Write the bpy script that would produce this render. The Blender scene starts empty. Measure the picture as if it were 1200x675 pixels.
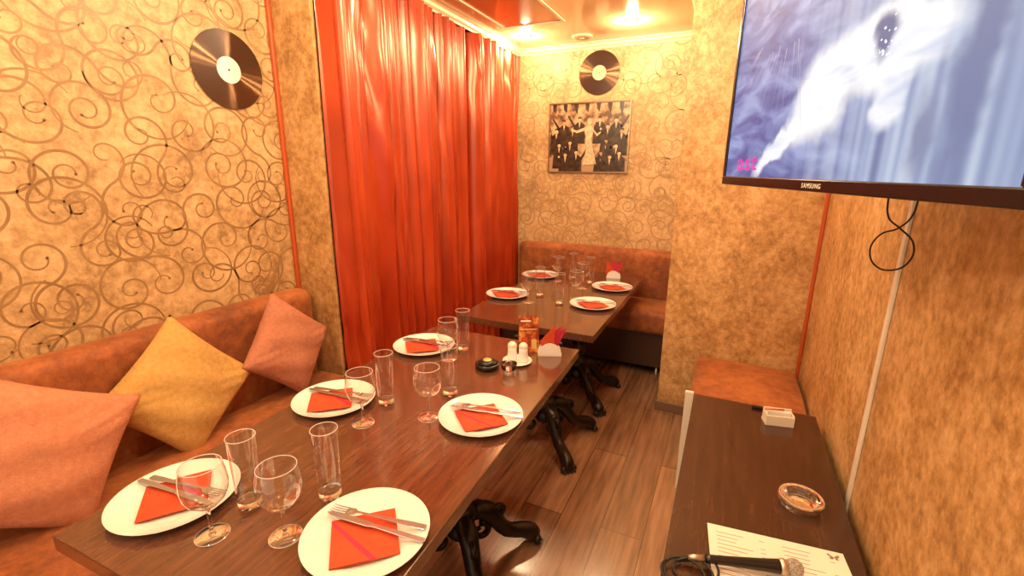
import bpy, bmesh, math, random
from mathutils import Vector, Matrix
random.seed(7)
sc=bpy.context.scene
COL=sc.collection
pi=math.pi
# ------------------------------------------------------------------ materials
def newmat(name):
    m=bpy.data.materials.new(name); m.use_nodes=True
    nt=m.node_tree; b=nt.nodes['Principled BSDF']
    return m,nt,b
def setp(b,**k):
    for a,v in k.items():
        n=a.replace('_',' ')
        if n in b.inputs:
            b.inputs[n].default_value=(*v,1) if isinstance(v,tuple) and len(v)==3 else v
def plain(name,col,rough=.5,metal=0,**k):
    m,nt,b=newmat(name); setp(b,Base_Color=col,Roughness=rough,Metallic=metal,**k); return m
def noisy(name,cols,scale=5,stretch=(1,1,1),rough=.5,metal=0,bump=0,bscale=80,detail=6,dist=0,fine=0,fscale=45,**k):
    m,nt,b=newmat(name); setp(b,Roughness=rough,Metallic=metal,**k)
    tc=nt.nodes.new('ShaderNodeTexCoord'); mp=nt.nodes.new('ShaderNodeMapping')
    mp.inputs['Scale'].default_value=stretch
    nt.links.new(tc.outputs['Object'],mp.inputs['Vector'])
    n=nt.nodes.new('ShaderNodeTexNoise'); n.inputs['Scale'].default_value=scale; n.inputs['Detail'].default_value=detail
    n.inputs['Roughness'].default_value=.65; n.inputs['Distortion'].default_value=dist
    nt.links.new(mp.outputs[0],n.inputs['Vector'])
    r=nt.nodes.new('ShaderNodeValToRGB'); e=r.color_ramp.elements
    while len(e)<len(cols): e.new(.5)
    for i,(p,c) in enumerate(cols): e[i].position=p; e[i].color=(*c,1)
    src=n.outputs[0]
    if fine:
        n3=nt.nodes.new('ShaderNodeTexNoise'); n3.inputs['Scale'].default_value=fscale; n3.inputs['Detail'].default_value=6; n3.inputs['Roughness'].default_value=.7
        nt.links.new(mp.outputs[0],n3.inputs['Vector'])
        mm=nt.nodes.new('ShaderNodeMix'); mm.data_type='FLOAT'; mm.inputs[0].default_value=fine
        nt.links.new(n.outputs[0],mm.inputs[2]); nt.links.new(n3.outputs[0],mm.inputs[3]); src=mm.outputs[0]
    nt.links.new(src,r.inputs[0]); nt.links.new(r.outputs[0],b.inputs['Base Color'])
    if bump:
        n2=nt.nodes.new('ShaderNodeTexNoise'); n2.inputs['Scale'].default_value=bscale; n2.inputs['Detail'].default_value=3
        nt.links.new(mp.outputs[0],n2.inputs['Vector'])
        bp=nt.nodes.new('ShaderNodeBump'); bp.inputs['Strength'].default_value=bump; bp.inputs['Distance'].default_value=.004
        nt.links.new(n2.outputs[0],bp.inputs['Height']); nt.links.new(bp.outputs[0],b.inputs['Normal'])
    return m
M={}
M['wallpaper']=noisy('wallpaper_gold',[(.38,(.32,.185,.08)),(.46,(.48,.30,.135)),(.54,(.61,.40,.195)),(.66,(.74,.53,.30))],scale=4,rough=.5,bump=.35,bscale=60,detail=10,fine=.5,fscale=30)
M['swirl']=noisy('wallpaper_swirl',[(.35,(.25,.135,.052)),(.65,(.37,.215,.09))],scale=12,rough=.45)
M['swirlb']=noisy('wallpaper_swirl_faint',[(.35,(.34,.20,.085)),(.65,(.46,.285,.13))],scale=12,rough=.6)
M['mottle']=noisy('wallpaper_mottled',[(.38,(.31,.155,.05)),(.46,(.47,.255,.09)),(.53,(.60,.35,.145)),(.64,(.76,.50,.25))],scale=5,stretch=(1,1,.85),rough=.48,bump=.7,bscale=60,detail=12,dist=.2,fine=.55,fscale=36)
M['ceil']=plain('ceiling_gloss',(.80,.50,.26),.12,Specular_IOR_Level=.7)
M['ceilpanel']=plain('ceiling_panel_reflected_red',(.62,.20,.06),.12)  # curtain's red reflection in the glossy ceiling, put into the panel colour
M['cream']=plain('cream_trim',(.85,.70,.45),.4)
M['redtrim']=plain('copper_trim',(.50,.09,.02),.35)
M['baseb']=plain('baseboard_brown',(.16,.08,.04),.3)
M['velvet']=noisy('orange_velvet',[(.38,(.15,.040,.011)),(.47,(.255,.070,.018)),(.55,(.36,.108,.028)),(.68,(.50,.185,.055))],scale=3.5,rough=.72,bump=.35,bscale=160,fine=.4,fscale=24,Sheen_Weight=.3,Sheen_Tint=(1,.55,.25))
M['darkbase']=plain('dark_sofa_base',(.05,.018,.008),.4)
M['satin']=noisy('satin_curtain',[(.3,(.29,.018,.004)),(.5,(.40,.034,.007)),(.7,(.52,.062,.013))],scale=1.6,stretch=(1,3,.8),rough=.27,detail=2,Specular_IOR_Level=1.0,Specular_Tint=(1,.78,.55),Coat_Weight=.25,Coat_Roughness=.3)
M['wenge']=noisy('wenge_wood',[(.3,(.068,.022,.010)),(.5,(.11,.037,.016)),(.7,(.155,.056,.026))],scale=5,stretch=(14,1.2,14),rough=.16,detail=8,Coat_Weight=.9,Coat_Roughness=.1)
M['wenged']=noisy('dark_wenge_wood',[(.3,(.024,.008,.004)),(.5,(.046,.016,.008)),(.7,(.075,.028,.013))],scale=5,stretch=(14,1.2,14),rough=.26,detail=8,Coat_Weight=.3,Coat_Roughness=.15)
M['edge']=plain('table_edge_dark',(.04,.014,.007),.3)
M['iron']=noisy('cast_iron_black',[(.3,(.010,.006,.004)),(.7,(.03,.018,.012))],scale=20,rough=.3,metal=.3)
M['porc']=plain('white_porcelain',(.88,.86,.82),.12,Coat_Weight=.4)
M['nap1']=noisy('napkin_orange',[(.3,(.50,.045,.010)),(.7,(.60,.075,.016))],scale=30,rough=.8)
M['nap2']=plain('napkin_magenta',(.52,.02,.06),.8)
M['steel']=plain('cutlery_steel',(.55,.60,.70),.18,.95)
M['silver']=plain('silver_frame',(.62,.52,.42),.35,.9)
M['framebr']=plain('thin_bronze_frame',(.34,.22,.13),.35,.7)
M['black']=plain('black_plastic',(.010,.009,.009),.22)
M['blackm']=plain('black_matte',(.012,.01,.01),.6)
M['white']=plain('white_plastic',(.85,.78,.66),.4)
M['paper']=plain('paper_white',(.88,.84,.76),.7)
M['ink']=plain('ink_grey',(.25,.2,.17),.8)
M['gold']=plain('gold_label',(.75,.5,.18),.4,.3)
M['labelw']=noisy('record_label_cream',[(.3,(.80,.74,.70)),(.7,(.92,.88,.84))],scale=8,rough=.5)
M['labelg']=noisy('record_label_tan',[(.3,(.62,.36,.22)),(.7,(.80,.52,.34))],scale=8,rough=.5)
M['cushp']=noisy('cushion_pink',[(.3,(.53,.19,.10)),(.7,(.65,.27,.15))],scale=60,rough=.9,bump=.8,bscale=220)
M['cushp2']=noisy('cushion_dusty_rose',[(.3,(.42,.155,.088)),(.7,(.54,.22,.13))],scale=60,rough=.9,bump=.8,bscale=220)
M['cushy']=noisy('cushion_mustard',[(.3,(.52,.29,.075)),(.7,(.66,.40,.13))],scale=60,rough=.9,bump=.8,bscale=220)
def vinyl():
    m,nt,b=newmat('vinyl_black'); setp(b,Roughness=.30,Specular_IOR_Level=.5)
    tc=nt.nodes.new('ShaderNodeTexCoord')
    # real record sheen: the grooves scatter light in opposing fans, so the metal-like layer is tangentially anisotropic
    tg=nt.nodes.new('ShaderNodeTangent'); tg.direction_type='RADIAL'; tg.axis='Z'
    an=nt.nodes.new('ShaderNodeBsdfAnisotropic'); an.inputs['Color'].default_value=(.30,.16,.08,1); an.inputs['Roughness'].default_value=.25; an.inputs['Anisotropy'].default_value=.85
    nt.links.new(tg.outputs[0],an.inputs['Tangent'])
    w=nt.nodes.new('ShaderNodeTexWave'); w.wave_type='RINGS'; w.rings_direction='Z'; w.inputs['Scale'].default_value=70
    nt.links.new(tc.outputs['Object'],w.inputs['Vector'])
    r=nt.nodes.new('ShaderNodeValToRGB'); r.color_ramp.elements[0].color=(.012,.006,.003,1); r.color_ramp.elements[1].color=(.035,.015,.007,1)
    nt.links.new(w.outputs[1],r.inputs[0]); nt.links.new(r.outputs[0],b.inputs['Base Color'])
    mx=nt.nodes.new('ShaderNodeMixShader'); mx.inputs[0].default_value=.35
    nt.links.new(b.outputs[0],mx.inputs[1]); nt.links.new(an.outputs[0],mx.inputs[2]); nt.links.new(mx.outputs[0],nt.nodes['Material Output'].inputs[0])
    return m
M['vinyl']=vinyl()
def glassm():
    """thin glass wall: mostly see-through, mirror-like towards grazing angles"""
    m=bpy.data.materials.new('clear_glass'); m.use_nodes=True; nt=m.node_tree; nt.nodes.clear()
    o=nt.nodes.new('ShaderNodeOutputMaterial'); mx=nt.nodes.new('ShaderNodeMixShader')
    t=nt.nodes.new('ShaderNodeBsdfTransparent'); t.inputs[0].default_value=(.97,.965,.955,1)
    g=nt.nodes.new('ShaderNodeBsdfGlossy'); g.inputs['Roughness'].default_value=.05; g.inputs[0].default_value=(1,1,1,1)
    lw=nt.nodes.new('ShaderNodeLayerWeight'); lw.inputs[0].default_value=.5
    pw=nt.nodes.new('ShaderNodeMath'); pw.operation='POWER'; pw.inputs[1].default_value=2.2
    r=nt.nodes.new('ShaderNodeMapRange'); r.inputs[1].default_value=0; r.inputs[2].default_value=1; r.inputs[3].default_value=.07; r.inputs[4].default_value=1
    nt.links.new(lw.outputs['Facing'],pw.inputs[0]); nt.links.new(pw.outputs[0],r.inputs[0]); nt.links.new(r.outputs[0],mx.inputs[0])
    nt.links.new(t.outputs[0],mx.inputs[1]); nt.links.new(g.outputs[0],mx.inputs[2]); nt.links.new(mx.outputs[0],o.inputs[0])
    return m
M['glass']=glassm()
def gsolid():
    m,nt,b=newmat('solid_glass'); setp(b,Base_Color=(1,1,1),Roughness=.02,IOR=1.3,Transmission_Weight=1.0,Coat_Weight=1.0); return m
M['gsolid']=gsolid()
M['rim']=plain('glass_rim_highlight',(.92,.92,.9),.08,0,Transmission_Weight=.45,Coat_Weight=1.0)
def emis(name,col,s):
    m,nt,b=newmat(name); setp(b,Base_Color=(0,0,0),Emission_Color=col,Emission_Strength=s,Roughness=.3); return m
M['lamp']=emis('lamp_glow',(1,.88,.62),30)
def floorm():
    m,nt,b=newmat('laminate_floor'); setp(b,Roughness=.22,Specular_IOR_Level=.95,Coat_Weight=.6,Coat_Roughness=.16)
    tc=nt.nodes.new('ShaderNodeTexCoord'); mp=nt.nodes.new('ShaderNodeMapping'); mp.inputs['Rotation'].default_value=(0,0,pi/2)
    nt.links.new(tc.outputs['Object'],mp.inputs['Vector'])
    br=nt.nodes.new('ShaderNodeTexBrick'); br.inputs['Scale'].default_value=1
    br.inputs['Brick Width'].default_value=1.2; br.inputs['Row Height'].default_value=.19; br.inputs['Mortar Size'].default_value=.0018
    br.inputs['Color1'].default_value=(.40,.215,.12,1); br.inputs['Color2'].default_value=(.25,.13,.072,1); br.inputs['Mortar'].default_value=(.06,.028,.014,1)
    nt.links.new(mp.outputs[0],br.inputs['Vector'])
    mp2=nt.nodes.new('ShaderNodeMapping'); mp2.inputs['Scale'].default_value=(9,.8,1)
    nt.links.new(tc.outputs['Object'],mp2.inputs['Vector'])
    n=nt.nodes.new('ShaderNodeTexNoise'); n.inputs['Scale'].default_value=4; n.inputs['Detail'].default_value=8
    nt.links.new(mp2.outputs[0],n.inputs['Vector'])
    r=nt.nodes.new('ShaderNodeValToRGB'); r.color_ramp.elements[0].position=.3; r.color_ramp.elements[0].color=(.6,.57,.53,1); r.color_ramp.elements[1].position=.7; r.color_ramp.elements[1].color=(1.25,1.22,1.2,1)
    nt.links.new(n.outputs[0],r.inputs[0])
    mx=nt.nodes.new('ShaderNodeMix'); mx.data_type='RGBA'; mx.blend_type='MULTIPLY'; mx.inputs[0].default_value=1
    nt.links.new(br.outputs['Color'],mx.inputs[6]); nt.links.new(r.outputs[0],mx.inputs[7])
    nt.links.new(mx.outputs[2],b.inputs['Base Color'])
    return m
M['floor']=floorm()

# ------------------------------------------------------------------ helpers
def link(o,parent=None):
    COL.objects.link(o)
    if parent: o.parent=parent
    return o
def mk(name,V,Fc,mat,parent=None,loc=(0,0,0),rot=(0,0,0),smooth=False,mi=None):
    me=bpy.data.meshes.new(name); me.from_pydata([tuple(v) for v in V],[],Fc)
    mats=mat if isinstance(mat,list) else [mat]
    for m_ in mats: me.materials.append(M[m_] if isinstance(m_,str) else m_)
    if mi:
        for p,i in zip(me.polygons,mi): p.material_index=i
    if smooth:
        for p in me.polygons: p.use_smooth=True
    me.update()
    o=bpy.data.objects.new(name,me); o.location=loc; o.rotation_euler=rot
    return link(o,parent)
class G:
    def __init__(s): s.V=[];s.F=[];s.mi=[]
    def add(s,V,Fc,mi=0):
        k=len(s.V); s.V+= [Vector(v) for v in V]; s.F+=[tuple(i+k for i in f) for f in Fc]; s.mi+=[mi]*len(Fc); return s
    def box(s,x0,x1,y0,y1,z0,z1,mi=0,mat=None):
        V=[(x,y,z) for z in(z0,z1) for y in(y0,y1) for x in(x0,x1)]
        if mat: V=[mat@Vector(v) for v in V]
        return s.add(V,[(0,2,3,1),(4,5,7,6),(0,1,5,4),(2,6,7,3),(0,4,6,2),(1,3,7,5)],mi)
    def lathe(s,prof,n=32,mi=0,c=(0,0,0),mat=None):
        V=[];Fc=[]
        for r,z in prof:
            for i in range(n):
                a=2*pi*i/n; v=Vector((c[0]+r*math.cos(a),c[1]+r*math.sin(a),c[2]+z))
                V.append(mat@v if mat else v)
        for j in range(len(prof)-1):
            for i in range(n):
                a=j*n+i;b=j*n+(i+1)%n; Fc.append((a,b,b+n,a+n))
        return s.add(V,Fc,mi)
    def torus(s,R,r,z,n=40,m=8,mi=0):
        return s.lathe([(R+r*math.cos(2*pi*k/m),z+r*math.sin(2*pi*k/m)) for k in range(m+1)],n,mi)
    def tube(s,P,R,n=8,mi=0,cap=True):
        P=[Vector(p) for p in P]
        if not isinstance(R,(list,tuple)): R=[R]*len(P)
        V=[];Fc=[];prev=None
        for i,p in enumerate(P):
            t=(P[min(i+1,len(P)-1)]-P[max(i-1,0)]).normalized()
            if prev is None:
                u=t.orthogonal().normalized()
            else: u=(prev-t*prev.dot(t)).normalized()
            prev=u; w=t.cross(u)
            for k in range(n):
                a=2*pi*k/n; V.append(p+(u*math.cos(a)+w*math.sin(a))*R[i])
        for j in range(len(P)-1):
            for k in range(n):
                a=j*n+k;b=j*n+(k+1)%n; Fc.append((a,b,b+n,a+n))
        if cap: Fc.append(tuple(range(n))[::-1]); Fc.append(tuple(range((len(P)-1)*n,len(P)*n)))
        return s.add(V,Fc,mi)
    def ball(s,c,r,sx=1,sy=1,sz=1,n=16,m=10,mi=0):
        pr=[(max(1e-4,math.sin(pi*j/m))*r,-math.cos(pi*j/m)*r) for j in range(m+1)]
        V=[];Fc=[]
        for rr,z in pr:
            for i in range(n):
                a=2*pi*i/n; V.append((c[0]+rr*math.cos(a)*sx,c[1]+rr*math.sin(a)*sy,c[2]+z*sz))
        for j in range(m):
            for i in range(n):
                a=j*n+i;b=j*n+(i+1)%n; Fc.append((a,b,b+n,a+n))
        return s.add(V,Fc,mi)
    def obj(s,name,mat,parent=None,loc=(0,0,0),rot=(0,0,0),smooth=False):
        return mk(name,s.V,s.F,mat,parent,loc,rot,smooth,s.mi)
def bev(o,w,seg=3):
    m=o.modifiers.new('bevel','BEVEL'); m.width=w; m.segments=seg; m.limit_method='ANGLE'
    return o
def thing(o,label,cat,group=None):
    o['label']=label;o['category']=cat
    if group:o['group']=group
    return o
def empty(name,loc=(0,0,0),rot=(0,0,0)):
    o=bpy.data.objects.new(name,None); o.empty_display_size=.05; o.location=loc;o.rotation_euler=rot
    return link(o)
def dup(o,loc,rotz=None,label=None):
    n=o.copy(); COL.objects.link(n); n.location=loc
    if rotz is not None: n.rotation_euler=(o.rotation_euler[0],o.rotation_euler[1],rotz)
    for c in list(o.children):
        k=c.copy(); COL.objects.link(k); k.parent=n
        for c2 in list(c.children):
            k2=c2.copy(); COL.objects.link(k2); k2.parent=k
    if label: n['label']=label
    return n
def struct(o): o['kind']='structure'; return o
def textmesh(body,size,ext=.0002,sp=1.0,off=0):
    cu=bpy.data.curves.new('t','FONT'); cu.body=body; cu.size=size; cu.extrude=ext; cu.align_x='CENTER'; cu.space_character=sp; cu.offset=off
    o=bpy.data.objects.new('t',cu); COL.objects.link(o)
    bpy.context.view_layer.update()
    dg=bpy.context.evaluated_depsgraph_get()
    me=bpy.data.meshes.new_from_object(o.evaluated_get(dg))
    bpy.data.objects.remove(o); return me

# ------------------------------------------------------------------ room
H=2.62; XL=-2.21; XR=.48; YB=4.09; YC=3.04; XC=-.31; YP=1.82; XP=-1.93; Y0=-1.3; XW=-2.02
def swirls(u0,u1,v0,v1,cell,seed,wk):
    """flat scroll ribbons in (u,v), one per jittered grid cell so that the cover stays even"""
    rnd=random.Random(seed); out=[]
    nu=int((u1-u0)/cell)+2; nv=int((v1-v0)/cell)+2
    for a in range(-1,nu):
        for b in range(-1,nv):
            gu=u0+(a+.5*(b%2)+rnd.uniform(-.2,.2))*cell; gv=v0+(b+rnd.uniform(-.2,.2))*cell
            u=v=0;h=rnd.uniform(0,2*pi);sg=rnd.choice((-1,1))
            r0=rnd.uniform(.016,.026); r1=rnd.uniform(.085,.135)
            flip=rnd.random()<.4
            L1=rnd.uniform(.40,.52); L=L1+rnd.uniform(.25,.5); s=0;ds=.008;pts=[]
            while s<L:
                t=min(1,s/L1); r=r0+(r1-r0)*t**1.1
                k=sg/r
                if flip and s>L1:
                    q=(L-s)/(L-L1); k=-sg/(r1*max(.25,q))
                h+=k*ds; u+=math.cos(h)*ds; v+=math.sin(h)*ds
                w=(.0022+.0028*math.sin(pi*min(1,(s+.03)/(L+.03))))*wk
                pts.append([u,v,h,w]); s+=ds
            cu=sum(p[0] for p in pts[:50])/50; cv=sum(p[1] for p in pts[:50])/50
            out.append([(p[0]-cu+gu,p[1]-cv+gv,p[2],p[3]) for p in pts])
    return out
def wall_with_swirls(name,boxdims,fn,u0,u1,v0,v1,cell,seed,sm='swirl',wk=1.0):
    g=G(); g.box(*boxdims); cnt=0
    for pts in swirls(u0,u1,v0,v1,cell,seed,wk):
        cnt+=1; lift=.0004+.00005*(cnt%7)
        run=[]
        def flush(run):
            if len(run)<3: return
            V=[]
            for (u,v,h,w) in run:
                nx,ny=-math.sin(h),math.cos(h)
                V.append(fn(u+nx*w,v+ny*w,lift)); V.append(fn(u-nx*w,v-ny*w,lift))
            g.add(V,[(2*i,2*i+1,2*i+3,2*i+2) for i in range(len(run)-1)],1)
        for p in pts:
            if u0<p[0]<u1 and v0<p[1]<v1: run.append(p)
            else: flush(run);run=[]
        flush(run)
        p=pts[0]
        if u0+.02<p[0]<u1-.02 and v0+.02<p[1]<v1-.02:
            V=[fn(p[0]+.006*math.cos(a*pi/4),p[1]+.006*math.sin(a*pi/4),lift) for a in range(8)]
            g.add(V,[tuple(range(8))],1)
    return struct(g.obj(name,['wallpaper',sm]))
wall_with_swirls('wall_left',(XL-.12,XL,Y0,YP,0,H),lambda u,v,l:(XL+l,u,v),-.4,YP-.01,.6,H-.02,.165,3)
wall_with_swirls('wall_back',(XW-.12,XC+.2,YB,YB+.12,0,H),lambda u,v,l:(u,YB-l,v),-1.9,XC,.8,H-.05,.165,5,'swirlb')
struct(G().box(XL-.12,XP,YP,YP+.1,0,H).obj('wall_pier','mottle'))
struct(G().box(XW-.12,XW,YP+.1,YB,0,H).obj('wall_curtain_side','mottle'))
struct(G().box(XC,XR+.12,YC,YB,0,H).obj('wall_column','mottle'))
struct(G().box(XR,XR+.12,Y0,YC,0,H).obj('wall_right','mottle'))
struct(G().box(XL-.12,XR+.12,Y0,YB+.12,-.08,0).obj('floor','floor'))
struct(G().box(XL-.12,XR+.12,Y0,YB+.12,H,H+.08).obj('ceiling','ceil'))
struct(bev(G().box(XL,XL+.022,YP-.022,YP,0,H).obj('trim_1','redtrim'),.006))
struct(bev(G().box(XR-.02,XR,YC-.02,YC,0.02,H).obj('trim_2','redtrim'),.006))
def cornice(name,P0,P1,n):
    pr=[(0,0),(.05,0),(.05,.008),(.035,.014),(.03,.03),(.012,.04),(.008,.05),(0,.05)]
    V=[]
    for P in (P0,P1):
        for o_,d in pr: V.append((P[0]+n[0]*o_,P[1]+n[1]*o_,H-d))
    k=len(pr)
    Fc=[(i,(i+1)%k,(i+1)%k+k,i+k) for i in range(k)]+[tuple(range(k))[::-1],tuple(range(k,2*k))]
    return struct(mk(name,V,Fc,'cream'))
cornice('trim_3',(-1.95,YB,0),(XC,YB,0),(0,-1))
cornice('trim_4',(-1.865,YP,0),(-1.865,YB,0),(1,0))
cornice('trim_5',(XC,YC,0),(XC,YB,0),(-1,0))
struct(bev(G().box(XC-.012,XR,YC-.014,YC,0,.07).obj('baseboard_column','baseb'),.004))
struct(bev(G().box(XC-.014,XC,YC,3.5,0,.07).obj('baseboard_column_side','baseb'),.004))
struct(bev(G().box(XL+.0,XL+.014,Y0,YP-.03,0,.07).obj('baseboard_left','baseb'),.004))
struct(bev(G().box(XR-.014,XR,Y0,YC-.03,0,.07).obj('baseboard_right','baseb'),.004))
g=G(); X0,X1,Ya,Yb=-1.68,-1.2,2.2,3.42
g.box(X0,X1,Ya,Yb,H-.006,H-.0005,0)
for (a,b,c,d) in((X0,X1,Yb-.02,Yb),(X0,X1,Ya,Ya+.02),(X0,X0+.02,Ya+.02,Yb-.02),(X1-.02,X1,Ya+.02,Yb-.02)): g.box(a,b,c,d,H-.014,H-.006,1)
struct(g.obj('trim_6',['ceilpanel','cream']))

# ------------------------------------------------------------------ lights
WARM=(1.0,.76,.46)
def downlight(x,y,e,rad=.04):
    root=empty('recessed_spotlight',(x,y,H))
    G().lathe([(.034,-.001),(.036,-.008),(.05,-.006),(.052,-.0005)],32).obj('ring','silver',root,smooth=True)
    G().lathe([(.0001,-.003),(.034,-.003)],32).obj('lamp_lens','lamp',root)
    thing(root,'small round recessed ceiling spotlight glowing warm white','ceiling light','ceiling spotlights')
    L=bpy.data.lights.new('spot','POINT'); L.energy=e; L.color=WARM; L.shadow_soft_size=rad
    lo=bpy.data.objects.new('bulb',L); lo.location=(x,y,H-.05); COL.objects.link(lo)
downlight(-1.62,3.68,18); downlight(-.78,3.62,18)
downlight(-1.25,1.55,34); downlight(-.35,1.9,40); downlight(-1.5,.35,32); downlight(-.25,.45,44); downlight(-.9,-.7,30)  # spots out of view, added to light the near half of the room
downlight(-.75,2.65,26)  # one more unseen spot, added for its light above the far table
w=bpy.data.worlds.new('w'); sc.world=w; w.use_nodes=True
w.node_tree.nodes['Background'].inputs[0].default_value=(1,.79,.53,1); w.node_tree.nodes['Background'].inputs[1].default_value=1.15
root=empty('ceiling_vent',(-1.21,3.86,H))
G().lathe([(.02,-.012),(.03,-.018),(.04,-.012),(.05,-.018),(.06,-.012),(.075,-.014),(.085,-.001)],36).obj('grille','cream',root,smooth=True)
G().lathe([(.0001,-.02),(.018,-.02),(.02,-.002)],24).obj('damper_disc','cream',root,smooth=True)
thing(root,'round cream plastic air vent set in the glossy ceiling','ceiling vent')

# ------------------------------------------------------------------ curtain
def curtain():
    ny=1000;nz=80;y0=YP+.015;y1=YB-.03;V=[];Fc=[]
    ph=[0];
    for i in range(ny):
        yy=i/ny
        ph.append(ph[-1]+(2*pi*23/ny)*(1+.5*math.sin(yy*27+1)+.38*math.sin(yy*59+.5)))
    def sharp(p):
        c=.5+.5*math.cos(p); return 1-2*(1-c)**1.5
    for j in range(nz+1):
        tz=j/nz; z=.03+(2.572-.03)*tz
        for i in range(ny+1):
            yn=i/ny; y=y0+(y1-y0)*yn
            p=ph[i]+.8*math.sin(tz*2.4+yn*9)*(1-tz)+.25*math.sin(tz*7+yn*31)
            amp=.088*(.80+.28*math.sin(yn*17+2)+.2*math.sin(yn*43))*(1-.2*tz)
            x=-1.894+amp*sharp(p)
            x+=.011*math.sin(2.7*p+tz*2.5+1)*(1-tz*.3)
            x+=.014*math.sin(y*3+tz*4)*(1-tz)
            x+=.007*math.sin(tz*34+p*1.7)*max(0,math.sin(yn*23+tz*6))
            yy=y+.034*math.sin(p+1.2)*(1-.3*tz)+.016*math.sin(tz*5+y*4)*(1-tz)
            yy=min(max(yy,YP+.008),YB-.01)
            if yy<YP+.11: x=max(x,-1.922)
            x=-1.792-.008*math.log(1+math.exp((-1.792-x)/.008)) # soft limits
            x=max(x,-2.012)
            V.append((x,yy,z))
    for j in range(nz):
        for i in range(ny):
            a=j*(ny+1)+i; Fc.append((a,a+1,a+ny+2,a+ny+1))
    o=mk('curtain',V,Fc,'satin',smooth=True)
    thing(o,'floor-length orange-red satin curtain in deep vertical folds along the wall','curtain')
curtain()

# ------------------------------------------------------------------ sofas
def softbox(name,x0,x1,y0,y1,z0,z1,mat,parent,w=.04,crown=0,seg=5):
    bm=bmesh.new()
    bmesh.ops.create_cube(bm,size=1)
    for v in bm.verts:
        v.co=Vector(((x0+x1)/2+v.co.x*(x1-x0),(y0+y1)/2+v.co.y*(y1-y0),(z0+z1)/2+v.co.z*(z1-z0)))
    bmesh.ops.bevel(bm,geom=bm.edges[:],offset=w,segments=seg,profile=.5,affect='EDGES')
    bmesh.ops.subdivide_edges(bm,edges=[e for e in bm.edges if e.calc_length()>.25],cuts=8,use_grid_fill=True)
    for v in bm.verts:
        t=(v.co.z-z0)/(z1-z0)
        if crown:
            fx=1-(2*(v.co.x-x0)/(x1-x0)-1)**2; fy=1-abs(2*(v.co.y-y0)/(y1-y0)-1)**6
            v.co.z+=crown*max(0,fx)*max(0,fy)*(1 if t>.5 else 0)
        v.co+=Vector((math.sin(v.co.y*9+v.co.z*5),math.sin(v.co.x*8+v.co.z*7),math.sin(v.co.y*7+v.co.x*6)))*.002
    me=bpy.data.meshes.new(name); bm.to_mesh(me); bm.free()
    me.materials.append(M[mat])
    for p in me.polygons:p.use_smooth=True
    o=bpy.data.objects.new(name,me); return link(o,parent)
s=empty('sofa',(0,0,0))
softbox('backrest',-2.195,-2.05,-.6,1.78,.36,.955,'velvet',s,.055)
softbox('seat',-2.06,-1.50,-.6,1.79,.26,.47,'velvet',s,.05,crown=.03)
bev(G().box(-2.18,-1.54,-.6,1.76,.0,.27).obj('base','darkbase',s),.01)
thing(s,'long low orange-brown velvet bench sofa against the patterned wall','sofa')
s=empty('sofa',(0,0,0))
softbox('backrest',-1.78,-.325,3.93,4.075,.46,.945,'velvet',s,.05)
softbox('seat',-1.78,-.325,3.52,3.95,.36,.54,'velvet',s,.045,crown=.02)
bev(G().box(-1.77,-.33,3.58,4.07,.07,.37).obj('base','darkbase',s),.008)
for x in(-.40,-1.7):
    G().lathe([(.0001,0),(.022,0),(.022,.01),(.014,.02),(.014,.072),(.0001,.072)],16).obj('leg','silver',s,loc=(x,3.63,0),smooth=True)
thing(s,'orange-brown velvet bench sofa with dark base below the framed photo','sofa')
b=empty('bench',(0,0,0))
softbox('seat',-.09,.46,2.36,3.0,.32,.46,'velvet',b,.04,crown=.012)
bev(G().box(-.07,.45,2.39,2.98,.05,.33).obj('base','darkbase',b),.008)
for x in(-.03,.41):
    for y in (2.43,2.93): G().lathe([(.0001,0),(.02,0),(.02,.055),(.0001,.055)],12).obj('leg','blackm',b,loc=(x,y,0))
thing(b,'short orange-brown velvet bench tucked beside the plain column','bench')

# ------------------------------------------------------------------ cushions
def cushion(mat,loc,size,roll,lean,yaw,th,label):
    n=34;V=[];Fc=[]
    def pt(u,v,s):
        cu=1-abs(u)**2.6;cv=1-abs(v)**2.6
        t=(max(0,cu)*max(0,cv))**.55*th
        k=1-.07*(1-abs(v)**2)*abs(u)**3; k2=1-.07*(1-abs(u)**2)*abs(v)**3
        # shallow dents plus a few creases running out of the corners
        wr=(.006*math.sin(u*5+v*3+1)+.004*math.sin(v*9-u*4))*min(1,cu*cv*2)
        dg=abs(abs(u)-abs(v)); rr=math.hypot(u,v)
        wr+=.004*math.cos(dg*22)*math.exp(-dg*3)*min(1,max(0,rr-.35)*3)*min(1,cu*cv*4)
        return Vector((s*(t+wr*(1 if s>0 else -1)),u*size/2*k,v*size/2*k2))
    for s_ in(1,-1):
        for i in range(n+1):
            for j in range(n+1):
                V.append(pt(-1+2*i/n,-1+2*j/n,s_))
    k=(n+1)**2
    for i in range(n):
        for j in range(n):
            a=i*(n+1)+j; Fc.append((a,a+n+1,a+n+2,a+1)); a+=k; Fc.append((a,a+1,a+n+2,a+n+1))
    me=bpy.data.meshes.new('cushion'); me.from_pydata(V,[],Fc)
    bm=bmesh.new();bm.from_mesh(me);bmesh.ops.remove_doubles(bm,verts=bm.verts,dist=.0004);bm.to_mesh(me);bm.free()
    me.materials.append(M[mat])
    for p in me.polygons:p.use_smooth=True
    o=bpy.data.objects.new('cushion',me); COL.objects.link(o)
    o.matrix_world=Matrix.Translation(loc)@Matrix.Rotation(yaw,4,'Z')@Matrix.Rotation(lean,4,'Y')@Matrix.Rotation(roll,4,'X')
    thing(o,label,'cushion','sofa cushions'); return o
R_=math.radians
cushion('cushp',(-1.88,.510,.725),.44,R_(-31),R_(-16),R_(-8),.085,'salmon pink square cushion leaning on the sofa back')
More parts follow.
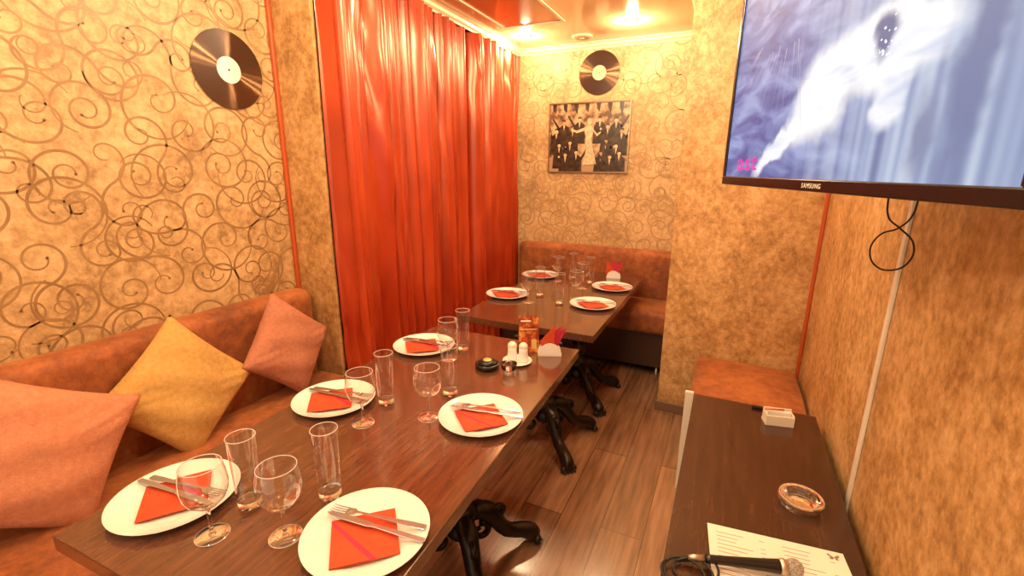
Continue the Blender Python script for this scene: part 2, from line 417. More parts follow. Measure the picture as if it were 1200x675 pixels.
cushion('cushy',(-1.93,.985,.73),.43,R_(-52),R_(-14),R_(0),.075,'mustard yellow square cushion balanced on one corner on the sofa')
cushion('cushp2',(-1.93,1.49,.735),.40,R_(-43),R_(-12),R_(6),.07,'dusty rose square cushion tipped on its corner on the sofa')

# ------------------------------------------------------------------ tables
def pedestal(parent,x,y):
    g=G()
    g.lathe([(.0001,.13),(.03,.125),(.05,.14),(.062,.16),(.058,.18),(.045,.195),(.05,.215),(.07,.235),(.072,.255),(.055,.275),(.04,.30),(.036,.33),(.052,.35),(.054,.365),(.038,.385),(.034,.42),(.042,.5),(.045,.54),(.036,.60),(.034,.62),(.052,.64),(.056,.655),(.036,.67),(.036,.698),(.0001,.699)],24)
    for k in range(8):
        a=k*pi/4; g.tube([(.036*math.cos(a),.036*math.sin(a),.39),(.046*math.cos(a),.046*math.sin(a),.5),(.047*math.cos(a),.047*math.sin(a),.54),(.036*math.cos(a),.036*math.sin(a),.62)],.007,6)
    for k in range(4):
        a=pi/4+k*pi/2; ca,sa=math.cos(a),math.sin(a)
        pr=[(.03,.225,.036),(.075,.235,.040),(.115,.215,.040),(.15,.17,.036),(.175,.125,.033),(.205,.092,.032),(.24,.078,.032),(.275,.07,.034),(.305,.055,.038),(.33,.040,.036),(.35,.028,.022)]
        g.tube([(r*ca,r*sa,z) for r,z,_ in pr],[q[2] for q in pr],12)
        g.tube([((.085+(.042-.002*i)*math.cos(t))*ca,(.085+(.042-.002*i)*math.cos(t))*sa,.125+(.042-.002*i)*math.sin(t)) for i,t in [(i,1.6-i*.45) for i in range(15)]],[.017-.0005*i for i in range(15)],8)
        g.tube([((.165+(.026-.001*i)*math.cos(t))*ca,(.165+(.026-.001*i)*math.cos(t))*sa,.205+(.026-.001*i)*math.sin(t)) for i,t in [(i,-1.8+i*.5) for i in range(11)]],[.013]*11,8)
        for d in(-.03,-.01,.01,.03):
            g.ball((.338*ca-d*sa,.338*sa+d*ca,.020),.0195,1.0,1.0,1.0,10,6)
            g.tube([(.35*ca-d*sa,.35*sa+d*ca,.018),(.366*ca-d*sa,.366*sa+d*ca,.006)],[.009,.002],6)
        g.tube([(.03*ca,.03*sa,.63),(.10*ca,.10*sa,.675),(.2*ca,.2*sa,.692)],[.016,.015,.011],6)
    return g.obj('pedestal','iron',parent,loc=(x,y,0),smooth=True)
def table(ax,ay,rot,W,L,peds,label):
    r=empty('dining_table',(ax,ay,0),(0,0,rot))
    bev(G().box(0,W,0,L,.708,.75).obj('tabletop','wenge',r),.003,2)
    for px,py in peds: pedestal(r,px,py)
    thing(r,label,'table','dining tables'); return r
def loc_in(ax,ay,rot,x,y):
    dx,dy=x-ax,y-ay; return (dx*math.cos(rot)+dy*math.sin(rot),-dx*math.sin(rot)+dy*math.cos(rot))
T1=(-1.369,.364,.033); T2=(-1.414,2.263,0.0)
table(*T1,.832,1.658,[loc_in(*T1,-.90,.66),loc_in(*T1,-.86,1.36)],'dark wenge dining table set with plates beside the cushioned sofa')
table(*T2,.832,1.58,[loc_in(*T2,-.88,2.36),loc_in(*T2,-.88,3.02)],'dark wenge dining table set with plates before the bench sofa')

# ------------------------------------------------------------------ tableware
TZ=.7503
def plate(loc,lab):
    g=G(); g.lathe([(.0001,.0045),(.088,.0045),(.098,.007),(.112,.012),(.146,.020),(.148,.0215),(.1475,.0195),(.115,.008),(.10,.002),(.085,.0),(.0001,0)],56)
    o=g.obj('plate','porc',loc=loc,smooth=True); thing(o,lab,'plate','dinner plates'); return o
def napkin(loc,rot):
    s_=.150;g=G(); z0=.0132
    def quad(pts,z,mi,t=.0014):
        V=[(x,y,z) for x,y in pts]+[(x,y,z+t) for x,y in pts]; n=len(pts)
        g.add(V,[tuple(range(n))[::-1],tuple(range(n,2*n))]+[(i,(i+1)%n,(i+1)%n+n,i+n) for i in range(n)],mi)
    h_=s_/2
    quad([(-h_,-h_),(h_,-h_),(h_,h_),(-h_,h_)],z0,0)
    quad([(-h_+.004,-h_+.004),(h_-.002,-h_+.002),(h_-.002,h_-.052)],z0+.0015,1)
    quad([(-h_+.020,-h_+.002),(h_,-h_+.001),(h_,h_-.066)],z0+.003,0)
    o=g.obj('napkin',['nap1','nap2'],loc=loc,rot=(0,0,rot)); thing(o,'folded orange paper napkin with a magenta layer lying on a plate','napkin','folded napkins'); return o
def stations(g,S,t=.002,k=1.27,kw=1.1):
    V=[]
    for x,w,z in S:
        x*=k;w*=kw
        V+=[(x,-w,z),(x,w,z),(x,w,z+t),(x,-w,z+t)]
    Fc=[(3,2,1,0)]
    for i in range(len(S)-1):
        a=4*i
        for q in range(4): Fc.append((a+q,a+(q+1)%4,a+4+(q+1)%4,a+4+q))
    n=4*(len(S)-1); Fc.append((n,n+1,n+2,n+3))
    g.add(V,Fc)
def fork(loc,rot):
    g=G()
    stations(g,[(.10,.003,0),(.098,.0075,0),(.07,.0075,.001),(.0,.0035,.003),(-.035,.003,.004),(-.045,.004,.004),(-.052,.010,.003),(-.062,.0115,.001),(-.068,.0115,.001)])
    for k in range(4):
        y=(-.0098+k*.0065)*1.1
        V=[];
        for x,w,z in[(-.068,.0020,.001),(-.085,.0018,.0015),(-.10,.0010,.004)]:
            x*=1.27
            V+=[(x,y-w,z),(x,y+w,z),(x,y+w,z+.002),(x,y-w,z+.002)]
        Fc=[]
        for i in range(2):
            for q in range(4): Fc.append((4*i+q,4*i+(q+1)%4,4*i+4+(q+1)%4,4*i+4+q))
        Fc.append((8,9,10,11)); g.add(V,Fc)
    o=bev(g.obj('fork','steel',loc=loc,rot=(0,0,rot)),.0006,1); thing(o,'stainless steel dinner fork lying across napkin and plate','fork','forks'); return o
def knife(loc,rot):
    g=G()
    stations(g,[(.11,.003,0),(.108,.0065,0),(.06,.0065,0),(.01,.0045,0),(.0,.0045,0),(-.01,.0075,.0),(-.07,.008,0),(-.095,.0055,0),(-.105,.001,0)],.0030)
    o=bev(g.obj('knife','steel',loc=loc,rot=(0,0,rot)),.0009,2); thing(o,'stainless steel table knife lying beside the fork','knife','knives'); return o
PL=[(-1.235,.568,pi),(-.695,.685,0),(-1.262,1.14,pi),(-.712,1.275,0),(-1.282,1.735,pi),(-1.335,2.785,pi),(-.735,2.805,0),(-.728,3.305,0),(-1.35,3.44,pi)]
p0=plate((PL[0][0],PL[0][1],TZ),'round white porcelain dinner plate holding an orange napkin and cutlery')
n0=napkin((PL[0][0],PL[0][1],TZ),pi*.75+.15)
f0=fork((PL[0][0],PL[0][1]+.028,TZ+.0218),pi+.16)
k0=knife((PL[0][0],PL[0][1]+.0,TZ+.0218),pi+.10)
for i,(x,y,a) in enumerate(PL[1:]):
    rr=random.uniform(-.08,.08)
    dup(p0,(x,y,TZ))
    dup(n0,(x+(.006 if a==0 else -.004),y-.014,TZ),a-pi/4+rr)
    dup(f0,(x,y+.040,TZ+.0218),a+rr+.22); dup(k0,(x+.008,y+.014,TZ+.0218),a+rr+.13)
def wine(loc):
    r=empty('wine_glass',loc)
    g=G().lathe([(.0001,.0045),(.008,.0042),(.02,.0032),(.036,.0020),(.0372,.0010),(.036,.0),(.0001,0)],40)
    g.torus(.0365,.0009,.0012,40,6,1)
    g.obj('foot',['gsolid','rim'],r,smooth=True)
    G().lathe([(.0001,.0044),(.0085,.0046),(.0050,.012),(.0042,.03),(.0042,.062),(.0065,.076),(.011,.081),(.0001,.083)],20).obj('stem','gsolid',r,smooth=True)
    g=G().lathe([(.0001,.0815),(.011,.0825),(.026,.088),(.040,.102),(.0485,.121),(.0505,.140),(.048,.165),(.043,.190)],44)
    g.torus(.043,.0011,.1905,44,6,1)
    g.obj('bowl',['glass','rim'],r,smooth=True)
    thing(r,'clear stemmed wine glass, empty, standing on the table','wine glass','wine glasses'); return r
def tumbler(loc):
    g=G().lathe([(.0289,.022),(.0300,.06),(.0335,.198)],44)
    g.lathe([(.0001,0),(.027,0),(.0288,.002),(.0290,.020),(.0265,.0205),(.0001,.017)],44,1)
    g.torus(.0335,.0011,.1985,44,6,2)
    o=g.obj('highball_glass',['glass','gsolid','rim'],loc=loc,smooth=True)
    thing(o,'tall straight clear highball glass, empty, standing on the table','glass','highball glasses'); return o
w0=wine((-1.03,.53,TZ))
for x,y in[(-.870,.602),(-1.06,1.07),(-.88,1.20),(-1.10,1.67),(-1.145,2.70),(-.89,2.93),(-1.17,3.36),(-.93,3.22)]: dup(w0,(x,y,TZ))
t0=tumbler((-1.046,.64,TZ))
for x,y in[(-.885,.755),(-1.085,1.22),(-.91,1.385),(-1.10,1.80),(-.95,2.77),(-1.14,2.90),(-1.10,3.52),(-.93,3.42)]: dup(t0,(x,y,TZ))

o=G().lathe([(.0001,.003),(.05,.003),(.066,.010),(.067,.012),(.064,.010),(.05,.0),(.0001,0)],36).obj('saucer','porc',loc=(-.80,1.775,TZ),smooth=True)
thing(o,'small white saucer carrying the salt and pepper shakers','saucer')
def shaker(x,y):
    r=empty('shaker',(x,y,TZ+.0035))
    G().lathe([(.0001,0),(.020,0),(.023,.004),(.023,.014),(.020,.05),(.0195,.065),(.0001,.065)],24).obj('body','porc',r,smooth=True)
    G().lathe([(.0195,.065),(.0205,.067),(.020,.078),(.011,.088),(.0001,.089)],24).obj('cap','white',r,smooth=True)
    return thing(r,'white ceramic shaker standing on the small saucer','salt shaker','salt and pepper shakers')
a=shaker(-.828,1.78); dup(a,(-.777,1.79,TZ+.0035)); 
o=G().lathe([(.0001,0),(.022,0),(.016,.008),(.03,.02),(.036,.045),(.034,.045),(.028,.022),(.0001,.012)],28).obj('glass_dish','gsolid',loc=(-.785,1.655,TZ),smooth=True)
thing(o,'small clear footed glass dish near the shakers','glass dish')
r=empty('ashtray',(-.895,1.665,TZ))
G().lathe([(.0001,0),(.048,0),(.053,.006),(.054,.020),(.048,.023),(.044,.023),(.042,.012),(.0001,.012)],36).obj('bowl','black',r,smooth=True)
G().lathe([(.0001,.038),(.028,.037),(.038,.030),(.041,.014),(.0001,.013)],30).obj('lid','black',r,smooth=True)
G().lathe([(.0001,.0392),(.019,.0388),(.0195,.0375)],24).obj('label_disc','gold',r,smooth=True)
thing(r,'round black lidded ashtray with a gold disc on top','ashtray')
M['cardred']=noisy('card_dark_red',[(.3,(.10,.010,.008)),(.5,(.30,.04,.012)),(.65,(.75,.35,.08))],scale=36,rough=.3)
def tent(x,y,rot):
    r=empty('table_tent_card',(x,y,TZ),(0,0,rot))
    h_=.175;w_=.048;d=.03
    def side(s_,nm,mats,extra):
        g=G(); g.add([(-w_,s_*d,0),(w_,s_*d,0),(w_,0,h_),(-w_,0,h_)],[(0,1,2,3)],0)
        off=s_*.0006
        for (a0,a1,b0,b1,mi) in extra:
            f=lambda u,v:(-w_+2*w_*u,s_*d*(1-v)+off,h_*v+.0002)
            g.add([f(a0,b0),f(a1,b0),f(a1,b1),f(a0,b1)],[(0,1,2,3)],mi)
        g.obj(nm,mats,r)
    mats=['cardred','gold','nap1','paper']
    side(-1,'front_panel',mats,[(.1,.9,.62,.65,1),(.12,.42,.08,.42,2),(.62,.88,.1,.36,1),(.1,.6,.84,.88,3)])
    side(1,'back_panel',mats,[(.1,.9,.62,.68,1)])
    thing(r,'glossy red and orange folded promotional card standing on the table','table card')
tent(-.812,1.93,R_(30))
def napholder(x,y,rot,lab,pts):
    r=empty('napkin_holder',(x,y,TZ),(0,0,rot))
    def arc(y0,y1):
        n=20;V=[];
        for yy in(y0,y1):
            for i in range(n+1):
                a=pi*i/n; V.append((.055*math.cos(a),yy,.06*math.sin(a)+.004))
        Fc=[tuple(range(n+1))[::-1],tuple(range(n+1,2*n+2))]+[(i,i+1,i+n+2,i+n+1) for i in range(n)]+[(n,0,n+1,2*n+1)]
        return V,Fc
    g=G(); g.box(-.055,.055,-.022,.022,0,.005)
    g.add(*arc(-.022,-.019)); g.add(*arc(.019,.022))
    g.obj('holder','porc',r)
    for k,(ang,mi) in enumerate(pts):
        g=G(); yy=-.012+k*.009
        M3=Matrix.Translation((-.008+.008*k,yy,.034))@Matrix.Rotation(R_(ang),4,'Y')
        P=[(-.026,0,0),(.026,0,0),(.045,0,.115),(-.036,0,.04)]
        V=[M3@Vector(q) for q in P]+[M3@Vector((a_,b_+.003,c_)) for a_,b_,c_ in P]
        g.add(V,[(0,1,2,3),(7,6,5,4)]+[(i,(i+1)%4,(i+1)%4+4,i+4) for i in range(4)])
        g.obj('napkin_point',mi,r)
    thing(r,lab,'napkin holder','napkin holders'); return r
napholder(-.70,1.925,R_(24),'white napkin holder with pointed magenta and red napkins beside a card',((-6,'nap1'),(4,'nap2'),(14,'nap2')))
napholder(-.80,3.66,R_(8),'white rounded napkin holder with pointed magenta and red napkins',((-45,'nap1'),(-20,'nap2'),(12,'nap2')))

# ------------------------------------------------------------------ records and picture
def record(loc,rot,lab,lm,r=.172):
    e=empty('vinyl_record',loc,rot)
    G().lathe([(.004,.002),(r,.002),(r,0),(.004,0),(.004,.002)],96).obj('disc','vinyl',e)
    G().lathe([(.005,.0026),(r*.34,.0026)],48).obj('centre_label',lm,e)
    g=G().lathe([(.0001,.0029),(.005,.0029)],12); g.obj('spindle_hole','blackm',e)
    thing(e,lab,'vinyl record','wall records'); return e
record((XL+.006,1.56,2.04),(0,pi/2,0),'black vinyl record with cream label hung on patterned wallpaper','labelw')
record((-1.12,YB-.006,2.385),(pi/2,0,0),'black vinyl record with tan label hung above the framed photo','labelg')
def picture():
    x0,x1,z0,z1=-1.55,-.83,1.575,2.165
    r=empty('framed_photo',((x0+x1)/2,YB-.004,(z0+z1)/2)); W=x1-x0;Hh=z1-z0; f=.010
    g=G()
    g.box(-W/2,W/2,-.02,0,-Hh/2,-Hh/2+f);g.box(-W/2,W/2,-.02,0,Hh/2-f,Hh/2);g.box(-W/2,-W/2+f,-.02,0,-Hh/2+f,Hh/2-f);g.box(W/2-f,W/2,-.02,0,-Hh/2+f,Hh/2-f)
    g.obj('frame','framebr',r)
    M['ph0']=noisy('print_backdrop',[(.42,(.10,.05,.025)),(.5,(.34,.21,.11)),(.62,(.58,.40,.23))],scale=9,rough=.3,detail=8)
    M['ph1']=noisy('print_black',[(.4,(.02,.010,.006)),(.65,(.07,.04,.02))],scale=25,rough=.3); M['ph2']=noisy('print_light',[(.35,(.45,.30,.17)),(.6,(.74,.56,.36))],scale=30,rough=.3); M['ph3']=plain('print_mid',(.40,.26,.15),.3)
    g=G(); y=-.008
    def poly(P,mi,d): g.add([(a,y-d,b) for a,b in P],[tuple(range(len(P)))],mi)
    def ell(cx,cz,rx,rz,mi,d,n=14): poly([(cx+rx*math.cos(2*pi*i/n),cz+rz*math.sin(2*pi*i/n)) for i in range(n)],mi,d)
    W2=W/2-f;H2=Hh/2-f
    poly([(-W2,-H2),(W2,-H2),(W2,H2),(-W2,H2)],0,0)
    poly([(-W2,-H2),(W2,-H2),(W2,-H2+.09),(-W2,-H2+.12)],3,.0002)
    rnd=random.Random(4); d=.0004
    for k in range(7):
        xa=-W2+.02+k*.098; poly([(xa,H2-.005),(xa+.04,H2-.005),(xa+.03,H2-.07-rnd.uniform(0,.06)),(xa+.005,H2-.05)],1,.0003)
    men=[(-.29,.06),(-.22,.13),(-.14,.08),(-.08,.15),(.10,.15),(.17,.09),(.24,.14),(.29,.05),(-.26,-.06),(-.16,-.04),(.16,-.03),(.25,-.07),(-.10,-.12),(.12,-.13),(.28,-.13),(-.20,-.14),(.20,-.16)]
    for x,z in men:
        d+=.0002; s_=rnd.choice((-1,1))
        cl=lambda v:max(-W2,min(W2,v))
        poly([(x-.015,z-.02),(cl(x-.05),z-.05),(cl(x-.06),max(-H2,z-.20)),(cl(x+.055),max(-H2,z-.20)),(cl(x+.05),z-.045),(x+.015,z-.02)],1,d)
        poly([(x-.009,z-.022),(x,z-.07),(x+.009,z-.022)],2,d+.0001)
        ell(x,z,.015,.021,2 if rnd.random()<.5 else 3,d+.0001)
        poly([(x-.017,z+.002),(x-.015,z+.018),(x,z+.026),(x+.015,z+.018),(x+.017,z+.002),(x,z+.010)],1,d+.00015)
        if rnd.random()<.6: poly([(cl(x+s_*.05),z-.07),(cl(x+s_*.11),z+.03),(cl(x+s_*.10),z+.04),(x+s_*.035,z-.05)],1,d)
        if rnd.random()<.5: ell(cl(x+s_*.06),z-.02,.010,.010,2,d+.0001,8)
    d+=.0003
    poly([(-.012,.10),(.03,.10),(.045,.03),(.025,-.01),(.05,-.10),(.085,-.22),(-.04,-.23),(-.01,-.10),(-.015,0),(-.03,.05)],2,d)
    poly([(-.02,.09),(-.10,.06),(-.15,.075),(-.152,.06),(-.10,.04),(-.025,.06)],2,d)
    poly([(.03,.09),(.08,.03),(.11,.05),(.115,.04),(.08,.01),(.035,.06)],2,d)
    ell(.012,.13,.020,.025,2,d+.0001)
    ell(.012,.143,.025,.020,3,d+.00005)
    g.obj('photo_print',['ph0','ph1','ph2','ph3'],r)
    thing(r,'thin-framed sepia print of a gowned performer among suited men','framed picture')
picture()

# ------------------------------------------------------------------ television
TH=math.atan2(-.942,.335)
def tv():
    W=1.11;Hh=.60;TL=(-.04,1.84,1.555);r=empty('television',TL,(0,0,TH)); f=.018
    g=G(); g.box(0,W,0,.045,0,f+.010); g.box(0,W,0,.045,Hh-f,Hh); g.box(0,f,0,.045,f+.010,Hh-f); g.box(W-f,W,0,.045,f+.010,Hh-f)
    bev(g.obj('bezel','black',r),.003,2)
    bev(G().box(.006,W-.006,.02,.055,.006,Hh-.006).obj('back_shell','blackm',r),.006,2)
    m,nt,b=newmat('screen_picture'); setp(b,Base_Color=(.0,.0,.0),Roughness=.5,Specular_IOR_Level=.15)
    N=nt.nodes.new; Lk=nt.links.new
    tc=N('ShaderNodeTexCoord'); sx=N('ShaderNodeSeparateXYZ'); Lk(tc.outputs['Object'],sx.inputs[0])
    def ramp(src,cols):
        rr=N('ShaderNodeValToRGB'); e=rr.color_ramp.elements
        while len(e)<len(cols): e.new(.5)
        for i,(p,c) in enumerate(cols): e[i].position=p;e[i].color=(*c,1)
        Lk(src,rr.inputs[0]); return rr.outputs[0]
    def noise(scale,rot,st,det=3,dist=0):
        mp=N('ShaderNodeMapping'); mp.inputs['Scale'].default_value=st; mp.inputs['Rotation'].default_value=(0,R_(rot),0); Lk(tc.outputs['Object'],mp.inputs[0])
        n=N('ShaderNodeTexNoise'); n.inputs['Scale'].default_value=scale; n.inputs['Detail'].default_value=det; n.inputs['Distortion'].default_value=dist; Lk(mp.outputs[0],n.inputs['Vector']); return n
    def mix(f_,a,c):
        mx=N('ShaderNodeMix'); mx.data_type='RGBA'; Lk(f_,mx.inputs[0])
        for v,i in((a,6),(c,7)):
            if isinstance(v,tuple): mx.inputs[i].default_value=(*v,1)
            else: Lk(v,mx.inputs[i])
        return mx.outputs[2]
    folds=ramp(noise(1.5,3,(17,1,.6),1).outputs[0],[(.30,(.20,.24,.42)),(.45,(.33,.40,.60)),(.56,(.47,.56,.73)),(.70,(.64,.70,.82))])
    left=ramp(noise(5,-35,(1,1,3),3,1.0).outputs[0],[(.35,(.12,.12,.34)),(.52,(.22,.25,.52)),(.66,(.36,.42,.70)),(.8,(.55,.60,.84))])
    mr=N('ShaderNodeMapRange'); mr.inputs[1].default_value=.40; mr.inputs[2].default_value=.85; Lk(sx.outputs[0],mr.inputs[0])
    base=mix(mr.outputs[0],left,folds)
    nz=noise(9,0,(1,1,1),3)
    v0=N('ShaderNodeVectorMath'); v0.operation='SUBTRACT'; Lk(nz.outputs['Color'],v0.inputs[0]); v0.inputs[1].default_value=(.5,.5,.5)
    va=N('ShaderNodeVectorMath'); va.operation='SCALE'; Lk(v0.outputs[0],va.inputs[0]); va.inputs['Scale'].default_value=.10
    vb=N('ShaderNodeVectorMath'); vb.operation='ADD'; Lk(tc.outputs['Object'],vb.inputs[0]); Lk(va.outputs[0],vb.inputs[1])
    def blob(cx,cz,rx,rz,ang,soft=.3):
        mp=N('ShaderNodeMapping'); mp.vector_type='TEXTURE'; mp.inputs['Location'].default_value=(cx,0,cz); mp.inputs['Rotation'].default_value=(0,R_(-ang),0); mp.inputs['Scale'].default_value=(rx,10,rz)
        Lk(vb.outputs[0],mp.inputs[0]); ln=N('ShaderNodeVectorMath'); ln.operation='LENGTH'; Lk(mp.outputs[0],ln.inputs[0])
        q=N('ShaderNodeMapRange'); q.interpolation_type='SMOOTHSTEP'; q.inputs[1].default_value=1+soft; q.inputs[2].default_value=1-soft; q.inputs[3].default_value=0; q.inputs[4].default_value=1; Lk(ln.outputs['Value'],q.inputs[0]); return q.outputs[0]
    cloth=ramp(noise(5,30,(1,1,4),2,.6).outputs[0],[(.33,(.68,.74,.90)),(.48,(.94,.96,1.0)),(.6,(1,1,1))])
    c=mix(blob(.40,.12,.16,.030,30),base,cloth)
    c=mix(blob(.58,.225,.15,.085,30),c,cloth)
    c=mix(blob(.78,.265,.15,.070,-4),c,cloth)
    c=mix(blob(.80,.18,.045,.050,0),c,cloth)
    c=mix(blob(.76,.285,.030,.028,0,.5),c,(.15,.17,.34))
    c=mix(blob(.90,.09,.035,.06,0,.6),c,(.26,.30,.46))
    c=mix(blob(.98,.22,.03,.2,0,.6),c,(.20,.24,.42))
    Lk(c,b.inputs['Emission Color']); b.inputs['Emission Strength'].default_value=1.0
    M['screen']=m
    M['pink']=emis('screen_magenta',(1,.02,.32),1.4); M['spark']=emis('screen_spark',(.9,.95,1),1.2); M['leaf']=emis('screen_leaf',(.40,.44,.72),.75)
    g=G(); y=.006
    def poly(P,mi,d): g.add([(a,y-d,b_) for a,b_ in P],[tuple(range(len(P)))],mi)
    poly([(f,f+.010),(W-f,f+.010),(W-f,Hh-f),(f,Hh-f)],0,0)
    rnd=random.Random(3)
    for k in range(30):
        cx=rnd.gauss(.765,.022);cz=rnd.gauss(.27,.018);s_=rnd.uniform(.001,.003)
        poly([(cx+s_*1.3*math.cos(t),cz+s_*math.sin(t)) for t in [i*pi/3 for i in range(6)]],1,.0003+k*.00001)
    for k in range(15):
        a=R_(205+k*6); L_=rnd.uniform(.12,.24); cx,cz=.16+k*.020,.34+rnd.uniform(-.03,.06); w_=.0016
        poly([(cx-w_*math.sin(a),cz+w_*math.cos(a)),(cx+w_*math.sin(a),cz-w_*math.cos(a)),(max(f,cx+L_*math.cos(a)),max(.12,cz+L_*math.sin(a)))],2,.0002+k*.00001)
    g.obj('screen',['screen','spark','leaf'],r)
    me=textmesh('ast',.074,sp=1.15); me.materials.append(M['pink']); o=bpy.data.objects.new('screen_logo',me); o.location=(.195,.0045,.048); o.rotation_euler=(pi/2,0,0); o.scale=(1.6,1,1); link(o,r)
    me=textmesh('SAMSUNG',.0155,sp=1.25); me.materials.append(M['paper']); o=bpy.data.objects.new('brand_lettering',me); o.location=(.60,-.0008,.0080); o.rotation_euler=(pi/2,0,0); link(o,r)
    inv=(Matrix.Translation(TL)@Matrix.Rotation(TH,4,'Z')).inverted()
    g=G(); g.box(.38,.68,.055,.07,.15,.45)
    g.tube([(.53,.07,.3),inv@Vector((.38,1.50,1.86)),inv@Vector((.445,1.60,1.86))],.018,10)
    wp=inv@Vector((.462,1.60,1.86)); g.box(-.012,.012,-.06,.06,-.12,.12,0,Matrix.Translation(wp)@Matrix.Rotation(-TH,4,'Z'))
    g.obj('wall_bracket','blackm',r)
    ctl=[(.392,1.66,1.70),(.385,1.66,1.55),(.392,1.655,1.49),(.425,1.65,1.455),(.458,1.65,1.42),(.466,1.65,1.375),(.445,1.65,1.335),(.405,1.655,1.325),(.375,1.66,1.35),(.368,1.665,1.395),(.388,1.668,1.435),(.425,1.668,1.455),(.452,1.668,1.50),(.455,1.668,1.58),(.45,1.668,1.70)]
    C=[Vector((.466-(.466-a_)*.95,b_-.055,1.41+(c_-1.41)*(.9 if c_<1.52 else 1))) for a_,b_,c_ in ctl]; P=[]
    for i in range(len(C)-1):
        p0_=C[max(i-1,0)];p1_=C[i];p2_=C[i+1];p3_=C[min(i+2,len(C)-1)]
        for q in range(6):
            t=q/6; P.append(inv@(.5*((2*p1_)+(p2_-p0_)*t+(2*p0_-5*p1_+4*p2_-p3_)*t*t+(3*p1_-p0_-3*p2_+p3_)*t**3)))
    g=G(); g.tube(P,.0024,8); g.obj('power_cable','blackm',r,smooth=True)
    thing(r,'large flat wall-mounted television angled out, showing a blue and white scene','television')
tv()
o=G().box(XR-.009,XR-.0005,1.70,1.728,.0,1.62).obj('cable_conduit','white'); bev(o,.002)
thing(o,'narrow white plastic cable conduit running down the mottled wall','cable conduit')

# ------------------------------------------------------------------ console and things on it
r=empty('console_table',(0,0,0))
cx0,cx1,cy0,cy1=-.06,.445,.55,2.235
bev(G().box(cx0,cx1,cy0,cy1,.522,.55).obj('tabletop','wenged',r),.003,2)
bev(G().box(cx0+.03,cx1-.01,cy0+.02,cy1-.03,.06,.522).obj('cabinet_body','edge',r),.003,2)
bev(G().box(cx0+.05,cx1-.03,cy0+.06,cy1-.06,0,.06).obj('plinth','blackm',r),.002,2)
bev(G().box(-.10,-.062,cy1-.002,cy1+.018,0,.552).obj('end_panel','white',r),.002,2)
thing(r,'long low dark wenge console with white end panel along the wall','console table')
CZ=.5503
g=G().lathe([(.0001,.008),(.040,.008),(.047,.014),(.050,.030),(.054,.036),(.062,.037),(.066,.033),(.063,.018),(.056,.003),(.050,0),(.0001,0)],16)
g.torus(.062,.0012,.0372,32,6,1); g.torus(.046,.0010,.0100,32,6,1)
o=g.obj('ashtray',['gsolid','rim'],loc=(.31,1.55,CZ))
thing(o,'round clear faceted glass ashtray standing on the dark console','ashtray')
def papersheet():
    w_,h_=.178,.135
    g=G(); g.box(-w_,w_,-h_,h_,0,.0008)
    rnd=random.Random(9)
    for c in(-.155,.02):
        for k in range(14):
            y=h_-.03-k*.0155; L_=rnd.uniform(.05,.10)
            g.add([(c,y,.0011),(c+L_,y,.0011),(c+L_,y+.0022,.0011),(c,y+.0022,.0011)],[(0,1,2,3)],1)
            if rnd.random()<.7: g.add([(c+.115,y,.0011),(c+.128,y,.0011),(c+.128,y+.0022,.0011),(c+.115,y+.0022,.0011)],[(0,1,2,3)],1)
    for sx_ in (-1,1):
        g.add([(.15,.112,.0011),(.15+sx_*.012,.124,.0011),(.15+sx_*.016,.118,.0011),(.15+sx_*.009,.110,.0011),(.15+sx_*.011,.102,.0011),(.15+sx_*.004,.103,.0011)],[(0,1,2,3,4,5)],1)
    o=g.obj('menu_sheet',['paper','ink'],loc=(.235,1.225,CZ),rot=(0,0,R_(6)))
    thing(o,'white printed menu sheet lying flat on the console','paper menu')
papersheet()
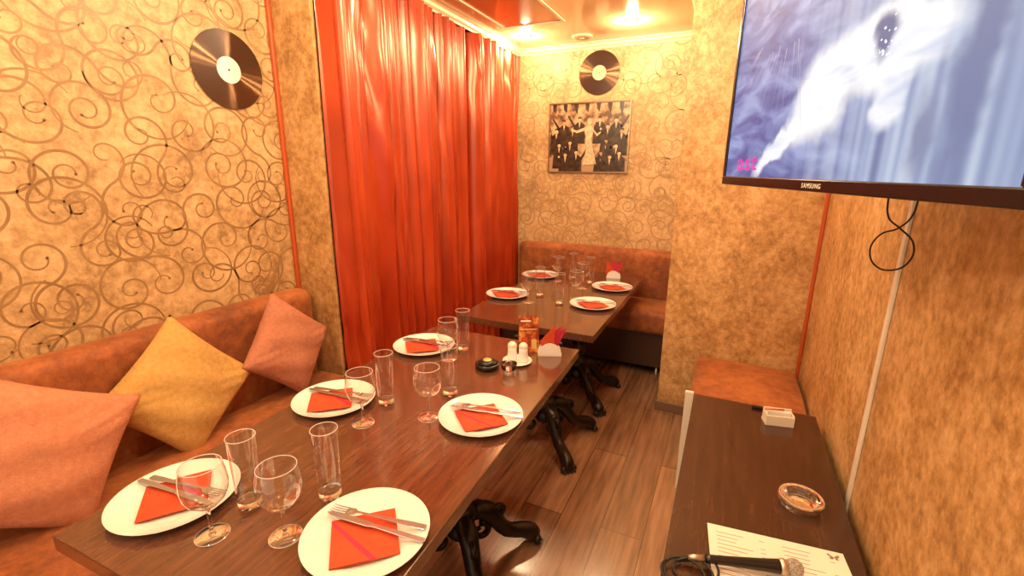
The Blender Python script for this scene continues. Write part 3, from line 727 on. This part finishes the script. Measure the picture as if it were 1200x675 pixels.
def mic():
    p0=Vector((.045,1.165,CZ+.024)); p1=Vector((.30,1.240,CZ+.030)); d=(p1-p0)
    r=empty('microphone',p0); r.rotation_euler=d.to_track_quat('Z','Y').to_euler()
    G().lathe([(.0001,0),(.011,0),(.0115,.012),(.012,.05),(.016,.15),(.0185,.185),(.0185,.19),(.0001,.19)],24).obj('handle','black',r,smooth=True)
    G().lathe([(.0186,.188),(.021,.192),(.0215,.2),(.019,.204),(.0001,.204)],24).obj('collar','silver',r,smooth=True)
    M['micmesh']=noisy('mic_mesh',[(.4,(.25,.22,.2)),(.6,(.8,.75,.68))],scale=300,rough=.4,metal=.8,bump=1,bscale=500)
    G().ball((0,0,.224),.0235,1,1,1.0,20,12).obj('grille','micmesh',r,smooth=True)
    G().lathe([(.0001,-.045),(.006,-.045),(.0085,-.03),(.0095,-.002),(.0001,-.002)],16).obj('plug','silver',r,smooth=True)
    thing(r,'handheld microphone with silver mesh head lying on the menu','microphone')
mic()
g=G(); P=[Vector((.002-.004*i,1.152-.002*i,CZ+.022-.0015*i)) for i in range(9)]
for i in range(18,150):
    t=i/149; a=t*2*pi*3.1; rad=.055+.01*math.sin(a*.7)
    P.append(Vector((.0+.02*(1-t)-rad*math.cos(a),1.09+rad*math.sin(a)*.9+.05*(1-t),CZ+.006+.012*abs(math.sin(a*.5+t)))))
g.tube(P,.0035,8)
o=g.obj('microphone_cable','blackm',smooth=True); thing(o,'loosely coiled thin black cable lying at the console edge','cable')
r=empty('card_holder',(.285,2.10,CZ),(0,0,R_(12)))
g=G(); g.box(-.055,.055,-.03,.03,0,.01); g.box(-.055,.055,-.03,-.024,.01,.045); g.box(-.055,.055,.018,.024,.01,.060); g.box(-.055,-.049,-.024,.018,.01,.050); g.box(.049,.055,-.024,.018,.01,.050)
bev(g.obj('tray','white',r),.001,2)
G().box(-.046,.046,-.008,.008,.011,.055).obj('paper_slips','paper',r)
G().tube([(-.060,-.010,.064),(.02,.006,.062)],[.0035,.0035],10).obj('pen','redtrim',r,smooth=True)
thing(r,'small white desk holder with paper slips and a pen on top','card holder')
o=bev(G().box(.19,.235,2.19,2.21,CZ,CZ+.012).obj('lighter','black'),.003); thing(o,'small black lighter lying by the card holder','lighter')

# ------------------------------------------------------------------ camera
y,t,rl,f=.437,.252,.008,540.4
F_=Vector((-math.sin(y)*math.cos(t),math.cos(y)*math.cos(t),-math.sin(t)))
R0=Vector((math.cos(y),math.sin(y),0)); U0=R0.cross(F_)
Rr=R0*math.cos(rl)+U0*math.sin(rl); Uu=U0*math.cos(rl)-R0*math.sin(rl)
cam=bpy.data.cameras.new('camera'); cam.sensor_width=36; cam.lens=f/1200*36; cam.clip_start=.02
co=bpy.data.objects.new('camera',cam); COL.objects.link(co)
mt=Matrix((Rr,Uu,-F_)).transposed().to_4x4(); mt.translation=(0,0,1.6); co.matrix_world=mt
sc.camera=co
sc.view_settings.view_transform='Standard'
sc.view_settings.exposure=0
